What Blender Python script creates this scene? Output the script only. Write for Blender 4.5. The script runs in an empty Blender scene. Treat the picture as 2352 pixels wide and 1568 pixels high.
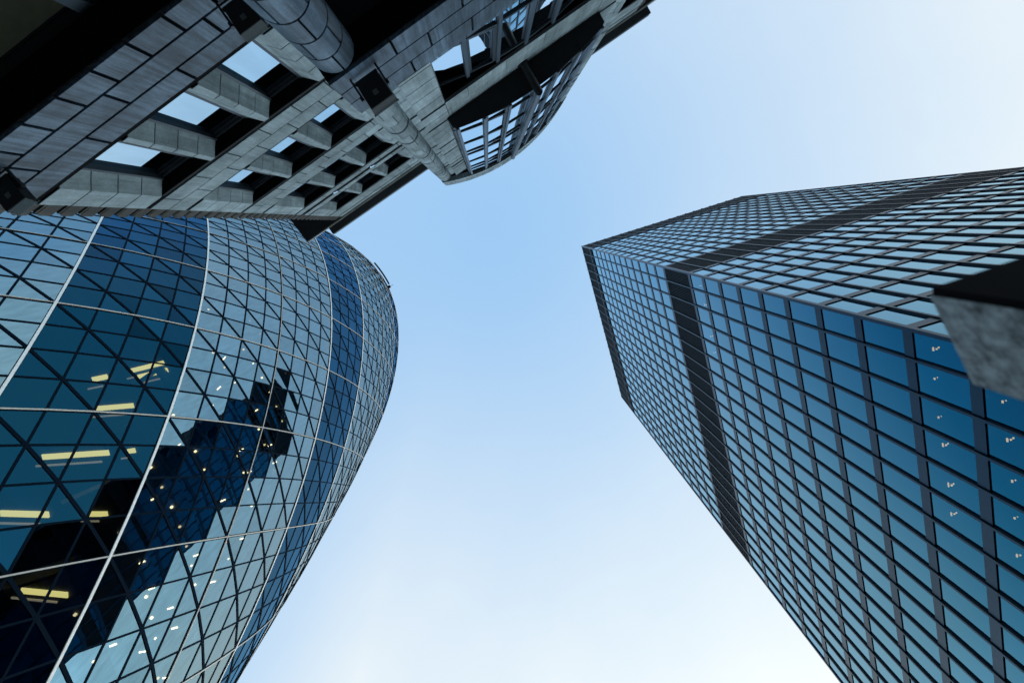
import bpy, bmesh, math, random
import numpy as np
from mathutils import Matrix, Vector
random.seed(7)
C = bpy.context.scene.collection
sc = bpy.context.scene

# ------------------------------------------------------------------ camera
F_PX, ZX, ZY, AX = 1148.0238, 1119.5566, 511.07136, -0.303612474   # focal (px of a 2352 wide frame), zenith point, azimuth
CXP, CYP = 1176.0, 784.0
_Z = np.array([ZX - CXP, ZY - CYP, F_PX]); _Z /= np.linalg.norm(_Z)
_d = np.array([math.cos(AX), math.sin(AX), 0]); _X = _d - _Z * (_d @ _Z); _X /= np.linalg.norm(_X)
_Y = np.cross(_Z, _X)
CM = np.stack([_X, _Y, _Z], 1)                     # world -> camera (x right, y down, z forward)
CAMZ = 1.6
cam = bpy.data.cameras.new('camera'); cam_o = bpy.data.objects.new('camera', cam); C.objects.link(cam_o); sc.camera = cam_o
_m = np.eye(4); _m[:3, :3] = np.stack([CM[0], -CM[1], -CM[2]], 1); _m[:3, 3] = (0, 0, CAMZ)
cam_o.matrix_world = Matrix(_m.tolist())
cam.lens = 36 * F_PX / 2352; cam.sensor_width = 36; cam.clip_start = 0.05; cam.clip_end = 5000
cam.dof.use_dof = True; cam.dof.focus_distance = 25; cam.dof.aperture_fstop = 1.7

# ------------------------------------------------------------------ sky, sun, exposure
SUN_AZ, SUN_EL = 59.0, 10.0
w = bpy.data.worlds.new('World'); sc.world = w; w.use_nodes = True
nt = w.node_tree; bg = nt.nodes['Background']; bg.inputs[1].default_value = 0.1
sky = nt.nodes.new('ShaderNodeTexSky'); sky.sky_type = 'NISHITA'; sky.sun_disc = False
sky.sun_elevation = math.radians(SUN_EL); sky.sun_rotation = math.radians(90 - SUN_AZ)
sky.dust_density = 0.3; sky.air_density = 1.0; sky.ozone_density = 1.0
tc = nt.nodes.new('ShaderNodeTexCoord'); sp = nt.nodes.new('ShaderNodeSeparateXYZ')
nt.links.new(tc.outputs['Generated'], sp.inputs[0])
om = nt.nodes.new('ShaderNodeMath'); om.operation = 'SUBTRACT'; om.inputs[0].default_value = 1.0; om.use_clamp = True
nt.links.new(sp.outputs[2], om.inputs[1])
cap = nt.nodes.new('ShaderNodeMath'); cap.operation = 'MINIMUM'; cap.inputs[1].default_value = .43; nt.links.new(om.outputs[0], cap.inputs[0])
pw = nt.nodes.new('ShaderNodeMath'); pw.operation = 'POWER'; pw.inputs[1].default_value = .8
nt.links.new(cap.outputs[0], pw.inputs[0])
dt = nt.nodes.new('ShaderNodeVectorMath'); dt.operation = 'DOT_PRODUCT'; dt.inputs[1].default_value = (math.cos(math.radians(30)), math.sin(math.radians(30)), 0)
nt.links.new(tc.outputs['Generated'], dt.inputs[0])
mr = nt.nodes.new('ShaderNodeMapRange'); mr.inputs[1].default_value = -.34; mr.inputs[2].default_value = -.05; nt.links.new(dt.outputs['Value'], mr.inputs[0])
ml = nt.nodes.new('ShaderNodeMath'); ml.operation = 'MULTIPLY'; nt.links.new(pw.outputs[0], ml.inputs[0]); nt.links.new(mr.outputs[0], ml.inputs[1])
lo = nt.nodes.new('ShaderNodeMapRange'); lo.inputs[1].default_value = .45; lo.inputs[2].default_value = .85; lo.inputs[3].default_value = 1; lo.inputs[4].default_value = .15
nt.links.new(om.outputs[0], lo.inputs[0])
m2 = nt.nodes.new('ShaderNodeMath'); m2.operation = 'MULTIPLY'; nt.links.new(ml.outputs[0], m2.inputs[0]); nt.links.new(lo.outputs[0], m2.inputs[1]); pw = m2
hz = nt.nodes.new('ShaderNodeMix'); hz.data_type = 'RGBA'; hz.blend_type = 'ADD'; hz.clamp_factor = False
hz.inputs[7].default_value = (3.6, 2.22, .27, 1)     # thin high cloud veil brightening towards the horizon
cn = nt.nodes.new('ShaderNodeTexNoise'); cn.inputs['Scale'].default_value = 2.6; cn.inputs['Detail'].default_value = 7; cn.inputs['Roughness'].default_value = .55
nt.links.new(tc.outputs['Generated'], cn.inputs['Vector'])
cr = nt.nodes.new('ShaderNodeMapRange'); cr.inputs[1].default_value = .35; cr.inputs[2].default_value = .7; cr.inputs[3].default_value = .90; cr.inputs[4].default_value = 1.12
nt.links.new(cn.outputs[0], cr.inputs[0])
cmu = nt.nodes.new('ShaderNodeMath'); cmu.operation = 'MULTIPLY'; nt.links.new(pw.outputs[0], cmu.inputs[0]); nt.links.new(cr.outputs[0], cmu.inputs[1])
nt.links.new(cmu.outputs[0], hz.inputs[0]); tn = nt.nodes.new('ShaderNodeMix'); tn.data_type = 'RGBA'; tn.blend_type = 'MULTIPLY'; tn.inputs[0].default_value = 1; tn.inputs[7].default_value = (.2, .2, .13, 1)
nt.links.new(sky.outputs[0], tn.inputs[6]); nt.links.new(tn.outputs[2], hz.inputs[6])
thin = nt.nodes.new('ShaderNodeMix'); thin.data_type = 'RGBA'; thin.blend_type = 'ADD'; thin.clamp_factor = False
thin.inputs[0].default_value = 1; thin.inputs[7].default_value = (1.05, 1.83, 2.86, 1)
nt.links.new(hz.outputs[2], thin.inputs[6]); lowr = nt.nodes.new('ShaderNodeMapRange'); lowr.interpolation_type = 'SMOOTHSTEP'; lowr.inputs[1].default_value = .44; lowr.inputs[2].default_value = .80
nt.links.new(om.outputs[0], lowr.inputs[0])
lowm = nt.nodes.new('ShaderNodeMath'); lowm.operation = 'MULTIPLY'; nt.links.new(lowr.outputs[0], lowm.inputs[0]); nt.links.new(mr.outputs[0], lowm.inputs[1])
veil = nt.nodes.new('ShaderNodeMix'); veil.data_type = 'RGBA'; veil.blend_type = 'ADD'; veil.clamp_factor = False
veil.inputs[7].default_value = (3.6, 4.9, 5.6, 1)    # bright low sky on the sunward side
nt.links.new(lowm.outputs[0], veil.inputs[0]); nt.links.new(thin.outputs[2], veil.inputs[6]); nt.links.new(veil.outputs[2], bg.inputs[0])
sun = bpy.data.lights.new('sun', 'SUN'); sun.energy = 0.5; sun.angle = math.radians(10); sun.color = (1, .97, .93)
so = bpy.data.objects.new('sun', sun); C.objects.link(so)
_a, _e = math.radians(SUN_AZ), math.radians(SUN_EL)
so.rotation_euler = Vector((math.cos(_e) * math.cos(_a), math.cos(_e) * math.sin(_a), math.sin(_e))).to_track_quat('Z', 'Y').to_euler()
so.location = (60, 60, 160)
sc.view_settings.view_transform = 'Standard'; sc.view_settings.look = 'None'
sc.view_settings.exposure = 1.585; sc.view_settings.gamma = 1
sc.cycles.max_bounces = 10; sc.cycles.glossy_bounces = 5; sc.cycles.transparent_max_bounces = 16
sc.cycles.caustics_reflective = False; sc.cycles.caustics_refractive = False

# ------------------------------------------------------------------ helpers
class MB:
    """collects boxes, prisms, tubes; build() links them as ONE mesh object"""
    def __init__(s): s.v = []; s.f = []; s.mi = []; s.m = 0
    def add(s, vs, fs):
        o = len(s.v); s.v += [tuple(map(float, p)) for p in vs]
        for f in fs: s.f.append(tuple(i + o for i in f)); s.mi.append(s.m)
    def box(s, x0, x1, y0, y1, z0, z1):
        s.add([(x0,y0,z0),(x1,y0,z0),(x1,y1,z0),(x0,y1,z0),(x0,y0,z1),(x1,y0,z1),(x1,y1,z1),(x0,y1,z1)],
              [(0,3,2,1),(4,5,6,7),(0,1,5,4),(1,2,6,5),(2,3,7,6),(3,0,4,7)])
    def hexa(s, b, t):            # bottom and top quads (ccw from above)
        s.add(list(b) + list(t), [(3,2,1,0),(4,5,6,7),(0,1,5,4),(1,2,6,5),(2,3,7,6),(3,0,4,7)])
    def prism(s, poly, z0, z1):   # poly ccw from above
        n = len(poly); a = sum(poly[i][0]*poly[(i+1)%n][1]-poly[(i+1)%n][0]*poly[i][1] for i in range(n))
        if a < 0: poly = poly[::-1]
        s.add([(x,y,z0) for x,y in poly] + [(x,y,z1) for x,y in poly],
              [tuple(range(n-1,-1,-1)), tuple(range(n,2*n))] + [(i,(i+1)%n,(i+1)%n+n,i+n) for i in range(n)])
    def tube(s, p, q, r, n=16, r2=None, a0=0, a1=2*math.pi):
        p = Vector(p); q = Vector(q); d = (q-p).normalized(); r2 = r if r2 is None else r2
        up = Vector((0,0,1)) if abs(d.z) < .9 else Vector((1,0,0))
        e1 = d.cross(up).normalized(); e2 = d.cross(e1)
        A = [p + (e1*math.cos(t)+e2*math.sin(t))*r for t in np.linspace(0,2*math.pi,n,endpoint=False)]
        B = [q + (e1*math.cos(t)+e2*math.sin(t))*r2 for t in np.linspace(0,2*math.pi,n,endpoint=False)]
        s.add(A+B, [tuple(range(n)), tuple(range(2*n-1,n-1,-1))] + [((i+1)%n,i,i+n,(i+1)%n+n) for i in range(n)])
    def bar(s, p, q, nrm, wd, th): # flat bar from p to q, lying on a surface with outward normal nrm
        p = np.asarray(p); q = np.asarray(q); d = q-p; d = d/np.linalg.norm(d)
        sd = np.cross(d, nrm); sd /= np.linalg.norm(sd); n = np.cross(sd, d)
        a, b = sd*wd/2, n*th
        s.add([p-a-b*.5,p+a-b*.5,p+a+b*.5,p-a+b*.5,q-a-b*.5,q+a-b*.5,q+a+b*.5,q-a+b*.5],
              [(0,3,2,1),(4,5,6,7),(0,1,5,4),(1,2,6,5),(2,3,7,6),(3,0,4,7)])
    def quad(s, *p): s.add(p, [tuple(range(len(p)))])
    def build(s, name, mats, parent=None, smooth=False):
        me = bpy.data.meshes.new(name)
        me.from_pydata(s.v, [], s.f)
        if not isinstance(mats, (list, tuple)): mats = [mats]
        for m in mats: me.materials.append(m)
        me.polygons.foreach_set('material_index', s.mi)
        me.update(); me.validate()
        if smooth:
            me.polygons.foreach_set('use_smooth', [True]*len(me.polygons))
            bm = bmesh.new(); bm.from_mesh(me); bmesh.ops.remove_doubles(bm, verts=bm.verts, dist=1e-4)
            for e in bm.edges:
                if len(e.link_faces) == 2 and e.calc_face_angle(0) > .6: e.smooth = False
            bm.to_mesh(me); bm.free()
        o = bpy.data.objects.new(name, me); C.objects.link(o)
        if parent: o.parent = parent
        return o
def thing(name, label, cat, loc=(0,0,0), rz=0, group=None):
    o = bpy.data.objects.new(name, None); C.objects.link(o)
    o.location = loc; o.rotation_euler = (0,0,rz); o['label'] = label; o['category'] = cat
    if group: o['group'] = group
    return o
def copy_tree(o, parent=None):
    c = o.copy(); C.objects.link(c)
    if parent: c.parent = parent
    for ch in [x for x in C.objects if x.parent == o]: copy_tree(ch, c)
    return c

# ------------------------------------------------------------------ materials
def newmat(name):
    m = bpy.data.materials.new(name); m.use_nodes = True
    return m, m.node_tree, m.node_tree.nodes['Principled BSDF']
def stone(name, col, var=.25, streak=0, rough=.75, scale=1.0, spec=.35, island=.12, bump=.15):
    m, t, b = newmat(name); N = t.nodes; L = t.links
    co = N.new('ShaderNodeTexCoord')
    n1 = N.new('ShaderNodeTexNoise'); n1.inputs['Scale'].default_value = 1.6*scale; n1.inputs['Detail'].default_value = 8; n1.inputs['Roughness'].default_value = .65
    L.new(co.outputs['Object'], n1.inputs['Vector'])
    n2 = N.new('ShaderNodeTexNoise'); n2.inputs['Scale'].default_value = 34*scale; n2.inputs['Detail'].default_value = 4
    L.new(co.outputs['Object'], n2.inputs['Vector'])
    r1 = N.new('ShaderNodeMapRange'); r1.inputs[1].default_value = .3; r1.inputs[2].default_value = .7
    r1.inputs[3].default_value = 1-var; r1.inputs[4].default_value = 1+var*.6; L.new(n1.outputs[0], r1.inputs[0])
    r2 = N.new('ShaderNodeMapRange'); r2.inputs[1].default_value = .3; r2.inputs[2].default_value = .7
    r2.inputs[3].default_value = .86; r2.inputs[4].default_value = 1.1; L.new(n2.outputs[0], r2.inputs[0])
    mu = N.new('ShaderNodeMath'); mu.operation = 'MULTIPLY'; L.new(r1.outputs[0], mu.inputs[0]); L.new(r2.outputs[0], mu.inputs[1])
    ge = N.new('ShaderNodeNewGeometry'); r3 = N.new('ShaderNodeMapRange'); r3.inputs[3].default_value = 1-island; r3.inputs[4].default_value = 1+island
    L.new(ge.outputs['Random Per Island'], r3.inputs[0])
    mv = N.new('ShaderNodeMath'); mv.operation = 'MULTIPLY'; L.new(mu.outputs[0], mv.inputs[0]); L.new(r3.outputs[0], mv.inputs[1])
    last = mv
    if streak:      # rain streaks: dirt washed down the face
        mp = N.new('ShaderNodeMapping'); mp.inputs['Scale'].default_value = (7, 7, .45); L.new(co.outputs['Object'], mp.inputs[0])
        n3 = N.new('ShaderNodeTexNoise'); n3.inputs['Scale'].default_value = 2.2; n3.inputs['Detail'].default_value = 9; n3.inputs['Roughness'].default_value = .7
        L.new(mp.outputs[0], n3.inputs['Vector'])
        r4 = N.new('ShaderNodeMapRange'); r4.inputs[1].default_value = .36; r4.inputs[2].default_value = .62; r4.inputs[3].default_value = 1-streak; r4.inputs[4].default_value = 1.15
        L.new(n3.outputs[0], r4.inputs[0])
        mw = N.new('ShaderNodeMath'); mw.operation = 'MULTIPLY'; L.new(last.outputs[0], mw.inputs[0]); L.new(r4.outputs[0], mw.inputs[1]); last = mw
        mp2 = N.new('ShaderNodeMapping'); mp2.inputs['Scale'].default_value = (1.3, 1.3, .16); mp2.inputs['Location'].default_value = (3.1, 7.7, 1.3); L.new(co.outputs['Object'], mp2.inputs[0])
        n5 = N.new('ShaderNodeTexNoise'); n5.inputs['Scale'].default_value = 2.0; n5.inputs['Detail'].default_value = 5; n5.inputs['Roughness'].default_value = .6; L.new(mp2.outputs[0], n5.inputs['Vector'])
        r6 = N.new('ShaderNodeMapRange'); r6.inputs[1].default_value = .38; r6.inputs[2].default_value = .60; r6.inputs[3].default_value = 1-streak*.7; r6.inputs[4].default_value = 1.12; L.new(n5.outputs[0], r6.inputs[0])
        mw2 = N.new('ShaderNodeMath'); mw2.operation = 'MULTIPLY'; L.new(last.outputs[0], mw2.inputs[0]); L.new(r6.outputs[0], mw2.inputs[1]); last = mw2
    # dark pits and scratches
    vz = N.new('ShaderNodeTexNoise'); vz.inputs['Scale'].default_value = 9*scale; vz.inputs['Detail'].default_value = 12; vz.inputs['Roughness'].default_value = .8
    L.new(co.outputs['Object'], vz.inputs['Vector'])
    r5 = N.new('ShaderNodeMapRange'); r5.inputs[1].default_value = .27; r5.inputs[2].default_value = .36; r5.inputs[3].default_value = .45; r5.inputs[4].default_value = 1
    L.new(vz.outputs[0], r5.inputs[0])
    mx = N.new('ShaderNodeMath'); mx.operation = 'MULTIPLY'; L.new(last.outputs[0], mx.inputs[0]); L.new(r5.outputs[0], mx.inputs[1])
    mc = N.new('ShaderNodeVectorMath'); mc.operation = 'SCALE'; mc.inputs[0].default_value = col; L.new(mx.outputs[0], mc.inputs['Scale'])
    L.new(mc.outputs[0], b.inputs['Base Color'])
    b.inputs['Roughness'].default_value = rough; b.inputs['Specular IOR Level'].default_value = spec
    bp = N.new('ShaderNodeBump'); bp.inputs['Strength'].default_value = bump; bp.inputs['Distance'].default_value = .02
    L.new(n2.outputs[0], bp.inputs['Height']); L.new(bp.outputs[0], b.inputs['Normal'])
    return m
def plain(name, col, rough=.5, metal=0, spec=.5, var=.1, sc_=6.0):
    m, t, b = newmat(name); N = t.nodes; L = t.links
    co = N.new('ShaderNodeTexCoord'); n = N.new('ShaderNodeTexNoise'); n.inputs['Scale'].default_value = sc_; n.inputs['Detail'].default_value = 6
    L.new(co.outputs['Object'], n.inputs['Vector'])
    r = N.new('ShaderNodeMapRange'); r.inputs[1].default_value = .3; r.inputs[2].default_value = .7; r.inputs[3].default_value = 1-var; r.inputs[4].default_value = 1+var
    L.new(n.outputs[0], r.inputs[0])
    v = N.new('ShaderNodeVectorMath'); v.operation = 'SCALE'; v.inputs[0].default_value = col; L.new(r.outputs[0], v.inputs['Scale'])
    L.new(v.outputs[0], b.inputs['Base Color']); b.inputs['Roughness'].default_value = rough; b.inputs['Metallic'].default_value = metal
    b.inputs['Specular IOR Level'].default_value = spec
    return m
def glass(name, refl, ior, trans, wave=.0, wscale=.6, island=.08, body=None, rough=.01, streak=0, curve=None, graze=None, tilt=0):
    """coated glazing: Fresnel mix of a mirror coat and tinted see-through (or an opaque body)"""
    m, t, b = newmat(name); N = t.nodes; L = t.links; N.remove(b); out = N['Material Output']
    if curve:
        lw = N.new('ShaderNodeLayerWeight'); lw.inputs[0].default_value = .5
        pq = N.new('ShaderNodeMath'); pq.operation = 'POWER'; pq.inputs[1].default_value = curve; L.new(lw.outputs['Facing'], pq.inputs[0])
        fr = N.new('ShaderNodeMapRange'); fr.inputs[3].default_value = ior; fr.inputs[4].default_value = 1; L.new(pq.outputs[0], fr.inputs[0])
    else:
        fr = N.new('ShaderNodeFresnel'); fr.inputs[0].default_value = ior
    gl = N.new('ShaderNodeBsdfGlossy'); gl.inputs['Roughness'].default_value = rough
    ge = N.new('ShaderNodeNewGeometry'); r = N.new('ShaderNodeMapRange'); r.inputs[3].default_value = 1-island; r.inputs[4].default_value = 1+island*.5
    L.new(ge.outputs['Random Per Island'], r.inputs[0])
    v = N.new('ShaderNodeVectorMath'); v.operation = 'SCALE'; v.inputs[0].default_value = refl; L.new(r.outputs[0], v.inputs['Scale'])
    co = N.new('ShaderNodeTexCoord'); colout = v.outputs[0]
    if streak:
        mp = N.new('ShaderNodeMapping'); mp.inputs['Scale'].default_value = (.6, .6, .12); mp.inputs['Rotation'].default_value = (.3, .5, .2); L.new(co.outputs['Object'], mp.inputs[0])
        n = N.new('ShaderNodeTexNoise'); n.inputs['Scale'].default_value = 6; n.inputs['Detail'].default_value = 8; L.new(mp.outputs[0], n.inputs['Vector'])
        r2 = N.new('ShaderNodeMapRange'); r2.inputs[1].default_value = .3; r2.inputs[2].default_value = .7; r2.inputs[3].default_value = 1-streak; r2.inputs[4].default_value = 1
        L.new(n.outputs[0], r2.inputs[0])
        v2 = N.new('ShaderNodeVectorMath'); v2.operation = 'SCALE'; L.new(v.outputs[0], v2.inputs[0]); L.new(r2.outputs[0], v2.inputs['Scale']); colout = v2.outputs[0]
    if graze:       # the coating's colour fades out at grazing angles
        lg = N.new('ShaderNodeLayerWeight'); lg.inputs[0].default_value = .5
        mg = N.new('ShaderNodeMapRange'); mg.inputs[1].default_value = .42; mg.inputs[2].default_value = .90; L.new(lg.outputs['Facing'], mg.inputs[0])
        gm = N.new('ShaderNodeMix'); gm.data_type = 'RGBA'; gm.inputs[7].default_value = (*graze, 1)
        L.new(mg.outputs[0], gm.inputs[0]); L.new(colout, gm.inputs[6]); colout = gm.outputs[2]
    L.new(colout, gl.inputs['Color'])
    if body is None:
        tr = N.new('ShaderNodeBsdfTransparent'); tr.inputs[0].default_value = (*trans, 1)
    else:
        tr = N.new('ShaderNodeBsdfDiffuse'); tr.inputs[0].default_value = (*body, 1)
    tn = None
    if tilt:        # every pane is set very slightly out of true
        wn = N.new('ShaderNodeTexWhiteNoise'); wn.noise_dimensions = '1D'; wv = N.new('ShaderNodeMath'); wv.operation = 'MULTIPLY'; wv.inputs[1].default_value = 913.7
        L.new(ge.outputs['Random Per Island'], wv.inputs[0]); L.new(wv.outputs[0], wn.inputs['W'])
        sb = N.new('ShaderNodeVectorMath'); sb.operation = 'SUBTRACT'; sb.inputs[1].default_value = (.5,.5,.5); L.new(wn.outputs['Color'], sb.inputs[0])
        sc_ = N.new('ShaderNodeVectorMath'); sc_.operation = 'SCALE'; sc_.inputs['Scale'].default_value = tilt; L.new(sb.outputs[0], sc_.inputs[0])
        ad = N.new('ShaderNodeVectorMath'); ad.operation = 'ADD'; L.new(ge.outputs['Normal'], ad.inputs[0]); L.new(sc_.outputs[0], ad.inputs[1])
        nn = N.new('ShaderNodeVectorMath'); nn.operation = 'NORMALIZE'; L.new(ad.outputs[0], nn.inputs[0]); tn = nn.outputs[0]
        L.new(tn, gl.inputs['Normal'])
    if wave:
        n = N.new('ShaderNodeTexNoise'); n.inputs['Scale'].default_value = wscale; n.inputs['Detail'].default_value = 2; L.new(co.outputs['Object'], n.inputs['Vector'])
        bp = N.new('ShaderNodeBump'); bp.inputs['Strength'].default_value = wave; bp.inputs['Distance'].default_value = .1
        L.new(n.outputs[0], bp.inputs['Height']); L.new(bp.outputs[0], gl.inputs['Normal'])
        if tn: L.new(tn, bp.inputs['Normal'])
    mix = N.new('ShaderNodeMixShader'); L.new(fr.outputs[0], mix.inputs[0]); L.new(tr.outputs[0], mix.inputs[1]); L.new(gl.outputs[0], mix.inputs[2])
    L.new(mix.outputs[0], out.inputs[0])
    return m
def emit(name, col, st):
    m, t, b = newmat(name); b.inputs['Base Color'].default_value = (*col, 1); b.inputs['Emission Color'].default_value = (*col, 1); b.inputs['Emission Strength'].default_value = st
    return m
M_LIME = stone('pale_limestone', (.375,.455,.485), var=.36, streak=.14, rough=.8, island=.16)
M_GRAN = stone('weathered_granite', (.135,.20,.275), var=.5, streak=.62, rough=.55, island=.14, spec=.5)
M_BROWN = stone('brown_granite', (.095,.088,.08), var=.3, streak=.2, rough=.85, island=.15)
M_JOINT = plain('dark_joint', (.006,.006,.007), .95, 0, .1)
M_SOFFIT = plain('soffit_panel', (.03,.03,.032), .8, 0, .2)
M_EAVE = plain('eave_metal', (.05,.055,.06), .6)
M_TAN = plain('lobby_ceiling', (.50,.48,.30), .8)
M_FRAME = plain('window_frame_metal', (.055,.07,.085), .45, .4)
M_FRAMEL = plain('mullion_metal', (.075,.10,.13), .4, .2)
M_GUTTER = plain('gutter_metal', (.55,.55,.52), .4, .2)
M_BLACK = plain('black_metal', (.012,.013,.015), .45)
M_FIN = plain('fin_metal', (.05,.07,.08), .4, .5)
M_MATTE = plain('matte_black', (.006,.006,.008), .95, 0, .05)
M_PLATE = plain('rating_plate', (.20,.20,.19), .5)
M_OFFGLASS = glass('office_glass', (.58,.76,.86), 3.6, (.1,.1,.1), wave=.02, wscale=.5, island=.12, streak=.12, tilt=.02, body=(.012,.012,.010))
M_BOWGLASS = glass('bow_glass', (.82,.93,1.0), 3.2, (.1,.1,.1), wave=.02, wscale=.5, island=.06, body=(.01,.015,.018))
M_TFRAME = plain('bronze_anodised', (.011,.032,.054), .32, 1, .5)
M_TFLANGE = plain('mullion_flange', (.011,.032,.054), .35, 1, .5)
M_TWEB = plain('mullion_web', (.010,.013,.016), .5, .2)
M_LOUVRE = plain('louvre_blade', (.018,.028,.038), .5, 0, .4)
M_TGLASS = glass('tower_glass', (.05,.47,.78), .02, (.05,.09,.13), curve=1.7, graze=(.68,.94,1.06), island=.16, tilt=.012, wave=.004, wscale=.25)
M_CORE = plain('dark_interior', (.02,.024,.028), .9)
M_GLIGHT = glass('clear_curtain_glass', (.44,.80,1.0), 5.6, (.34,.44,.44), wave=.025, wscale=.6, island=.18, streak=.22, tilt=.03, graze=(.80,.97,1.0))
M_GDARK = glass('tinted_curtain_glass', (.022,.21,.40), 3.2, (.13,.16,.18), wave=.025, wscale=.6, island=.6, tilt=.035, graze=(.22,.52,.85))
M_GBAR = plain('dark_glazing_bar', (.002,.008,.017), .9, 0, .05)
M_RIBW = plain('white_aluminium_rib', (.85,.87,.85), .5, 0)
M_RIBG = plain('silver_aluminium_rib', (.52,.51,.47), .5, 0)
M_SLAB = plain('ceiling_board', (.10,.115,.115), .8)
M_WALLP = plain('pale_plaster', (.75,.80,.78), .8)
M_WARM = emit('warm_lamp', (1.0,.70,.38), 2.1)
M_DIM = emit('dim_lamp', (1.0,.66,.34), 1.1)
M_DASH = emit('reflection_dash', (1.0,.72,.42), 3)
M_GLOW = emit('ceiling_glow', (.8,.62,.4), .5)
M_TLAMP = emit('office_lamp', (1.0,.42,.14), 4)
M_STRIP = emit('warm_strip', (1.0,.76,.24), 2.0)
M_PAVE = stone('paving', (.10,.10,.10), rough=.9)
M_PILLAR = stone('rough_pillar_stone', (.33,.39,.43), var=.95, rough=.9, scale=14, bump=.5)

# ------------------------------------------------------------------ ground
g = MB(); g.quad((-2500,-2500,0),(2500,-2500,0),(2500,2500,0),(-2500,2500,0))
o = g.build('ground', M_PAVE); o['kind'] = 'structure'

# ================================================================== dark glass tower
TX, TY, TW, TD = 19.18, 11.40, 38.05, 38.4
H = lambda h: h + CAMZ
tower = thing('office_tower', 'dark slab tower with a square grid of blue windows and two bands of louvres', 'tower', (TX, TY, 0))
def edges(n, end, reg): return [0.0] + [end + reg*i for i in range(n-1)] + [2*end + reg*(n-2)]
EX = edges(20, 1.66, (TW-2*1.66)/18); EY = edges(20, 1.68, (TD-2*1.68)/18)
PT = 3.617
rows = []                                    # glass rows (z0,z1), spandrels
tops = [24.01 + PT*k for k in range(-6, 9)] + [64.54 + 3.618*k for k in range(12)]
for tt in tops: rows.append((H(tt-3.0), H(tt)))
spans = [(H(tt-PT), H(tt-3.0)) for tt in tops] + [(H(52.95), H(53.55))]
ROOF = H(116.4)
body = MB(); body.box(1.2, TW-1.2, 1.2, TD-1.2, 0, ROOF-9.5); body.build('interior_core', M_CORE, tower)
top = MB(); top.box(.35, TW-.35, .35, TD-.35, ROOF-12, ROOF-.3); top.build('roof_plant_room', M_TWEB, tower)
for z0, z1 in spans:
    m = MB(); m.box(-.06, TW+.06, -.06, TD+.06, z0, z1); m.build('spandrel', M_TFRAME, tower)
# lobby band and parapet caps
m = MB(); m.box(-.02, TW+.02, -.02, TD+.02, 0, spans[0][0]-.004); m.build('base_cladding', M_TFRAME, tower)
def louvre(z0, z1, name='louvre'):
    for face in 'xy':
        m = MB(); E_ = EY if face == 'x' else EX
        for a, b in zip(E_[:-1], E_[1:]):
            n = 9
            for k in range(n):
                c = a + (b-a)*(k+.5)/n
                if face == 'x': m.hexa([(-.06,c-.035,z0),(.20,c+.02,z0),(.20,c+.06,z0),(-.06,c+.005,z0)], [(-.06,c-.035,z1),(.20,c+.02,z1),(.20,c+.06,z1),(-.06,c+.005,z1)])
                else: m.hexa([(c-.035,-.06,z0),(c+.005,-.06,z0),(c+.06,.20,z0),(c+.02,.20,z0)], [(c-.035,-.06,z1),(c+.005,-.06,z1),(c+.06,.20,z1),(c+.02,.20,z1)])
        m.build(name, M_LOUVRE, tower)
louvre(H(53.55), H(60.90)); louvre(H(107.6), ROOF-.15)
m = MB(); m.box(.25, TW-.25, .25, TD-.25, H(53.55), H(60.90)); m.build('plant_room', M_TWEB, tower)
for z0, z1 in ((ROOF-.15, ROOF), (H(107.2), H(107.6)), (H(105.9), H(106.1))):
    m = MB(); m.box(-.05, TW+.05, -.05, TD+.05, z0, z1); m.build('roof_trim', M_TFRAME, tower)
# mullions: web + flange
def mullion(face, c):
    m = MB(); z0 = 0; z1 = ROOF + .12
    if face == 'x':
        m.m = 0; m.box(-.115, .02, c-.058, c+.058, z0, z1); m.m = 1; m.box(-.14, -.115, c-.072, c+.072, z0, z1)
    else:
        m.m = 0; m.box(c-.058, c+.058, -.115, .02, z0, z1); m.m = 1; m.box(c-.072, c+.072, -.14, -.115, z0, z1)
    m.build('mullion', [M_TWEB, M_TFLANGE], tower)
for c in EY[1:-1]: mullion('x', c)
for c in EX[1:-1]: mullion('y', c)
m = MB()
for (x, y) in ((0,0),(TW,0),(0,TD)): m.box(x-.11, x+.11, y-.11, y+.11, 0, ROOF+.02)
m.build('corner_post', M_TFRAME, tower)
# window frames (thin dark reveal at each opening) and panes
def proj(P):
    c = (np.asarray(P, float) - np.array([0,0,CAMZ])) @ CM.T
    z = np.maximum(c[..., 2], 1e-3)
    return np.stack([CXP + F_PX*c[..., 0]/z, CYP + F_PX*c[..., 1]/z], -1), c[..., 2]
def area(P):
    q, z = proj(P)
    if (z < .1).any(): return 0
    q = np.clip(q, [0,0], [2352,1568])
    return abs(sum(q[i,0]*q[(i+1)%len(q),1]-q[(i+1)%len(q),0]*q[i,1] for i in range(len(q))))/2
panes = []
for z0, z1 in rows:
    for a, b in zip(EY[:-1], EY[1:]): panes.append([(0,b-.03,z0),(0,a+.03,z0),(0,a+.03,z1),(0,b-.03,z1)])
    for a, b in zip(EX[:-1], EX[1:]): panes.append([(a+.03,0,z0),(b-.03,0,z0),(b-.03,0,z1),(a+.03,0,z1)])
def pane_area(P):
    P = np.array(P) + np.array([TX,TY,0]); c, _ = proj(P.mean(0)[None])
    if c[0,0] > 2150 and 560 < c[0,1] < 900: return 0        # hidden behind the near pillar
    return area(P)
panes.sort(key=pane_area, reverse=True)
rest = MB()
for i, P in enumerate(panes):
    if i < 100:
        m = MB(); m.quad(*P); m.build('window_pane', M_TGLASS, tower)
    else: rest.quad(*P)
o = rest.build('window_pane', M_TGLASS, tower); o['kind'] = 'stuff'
m = MB()
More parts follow.
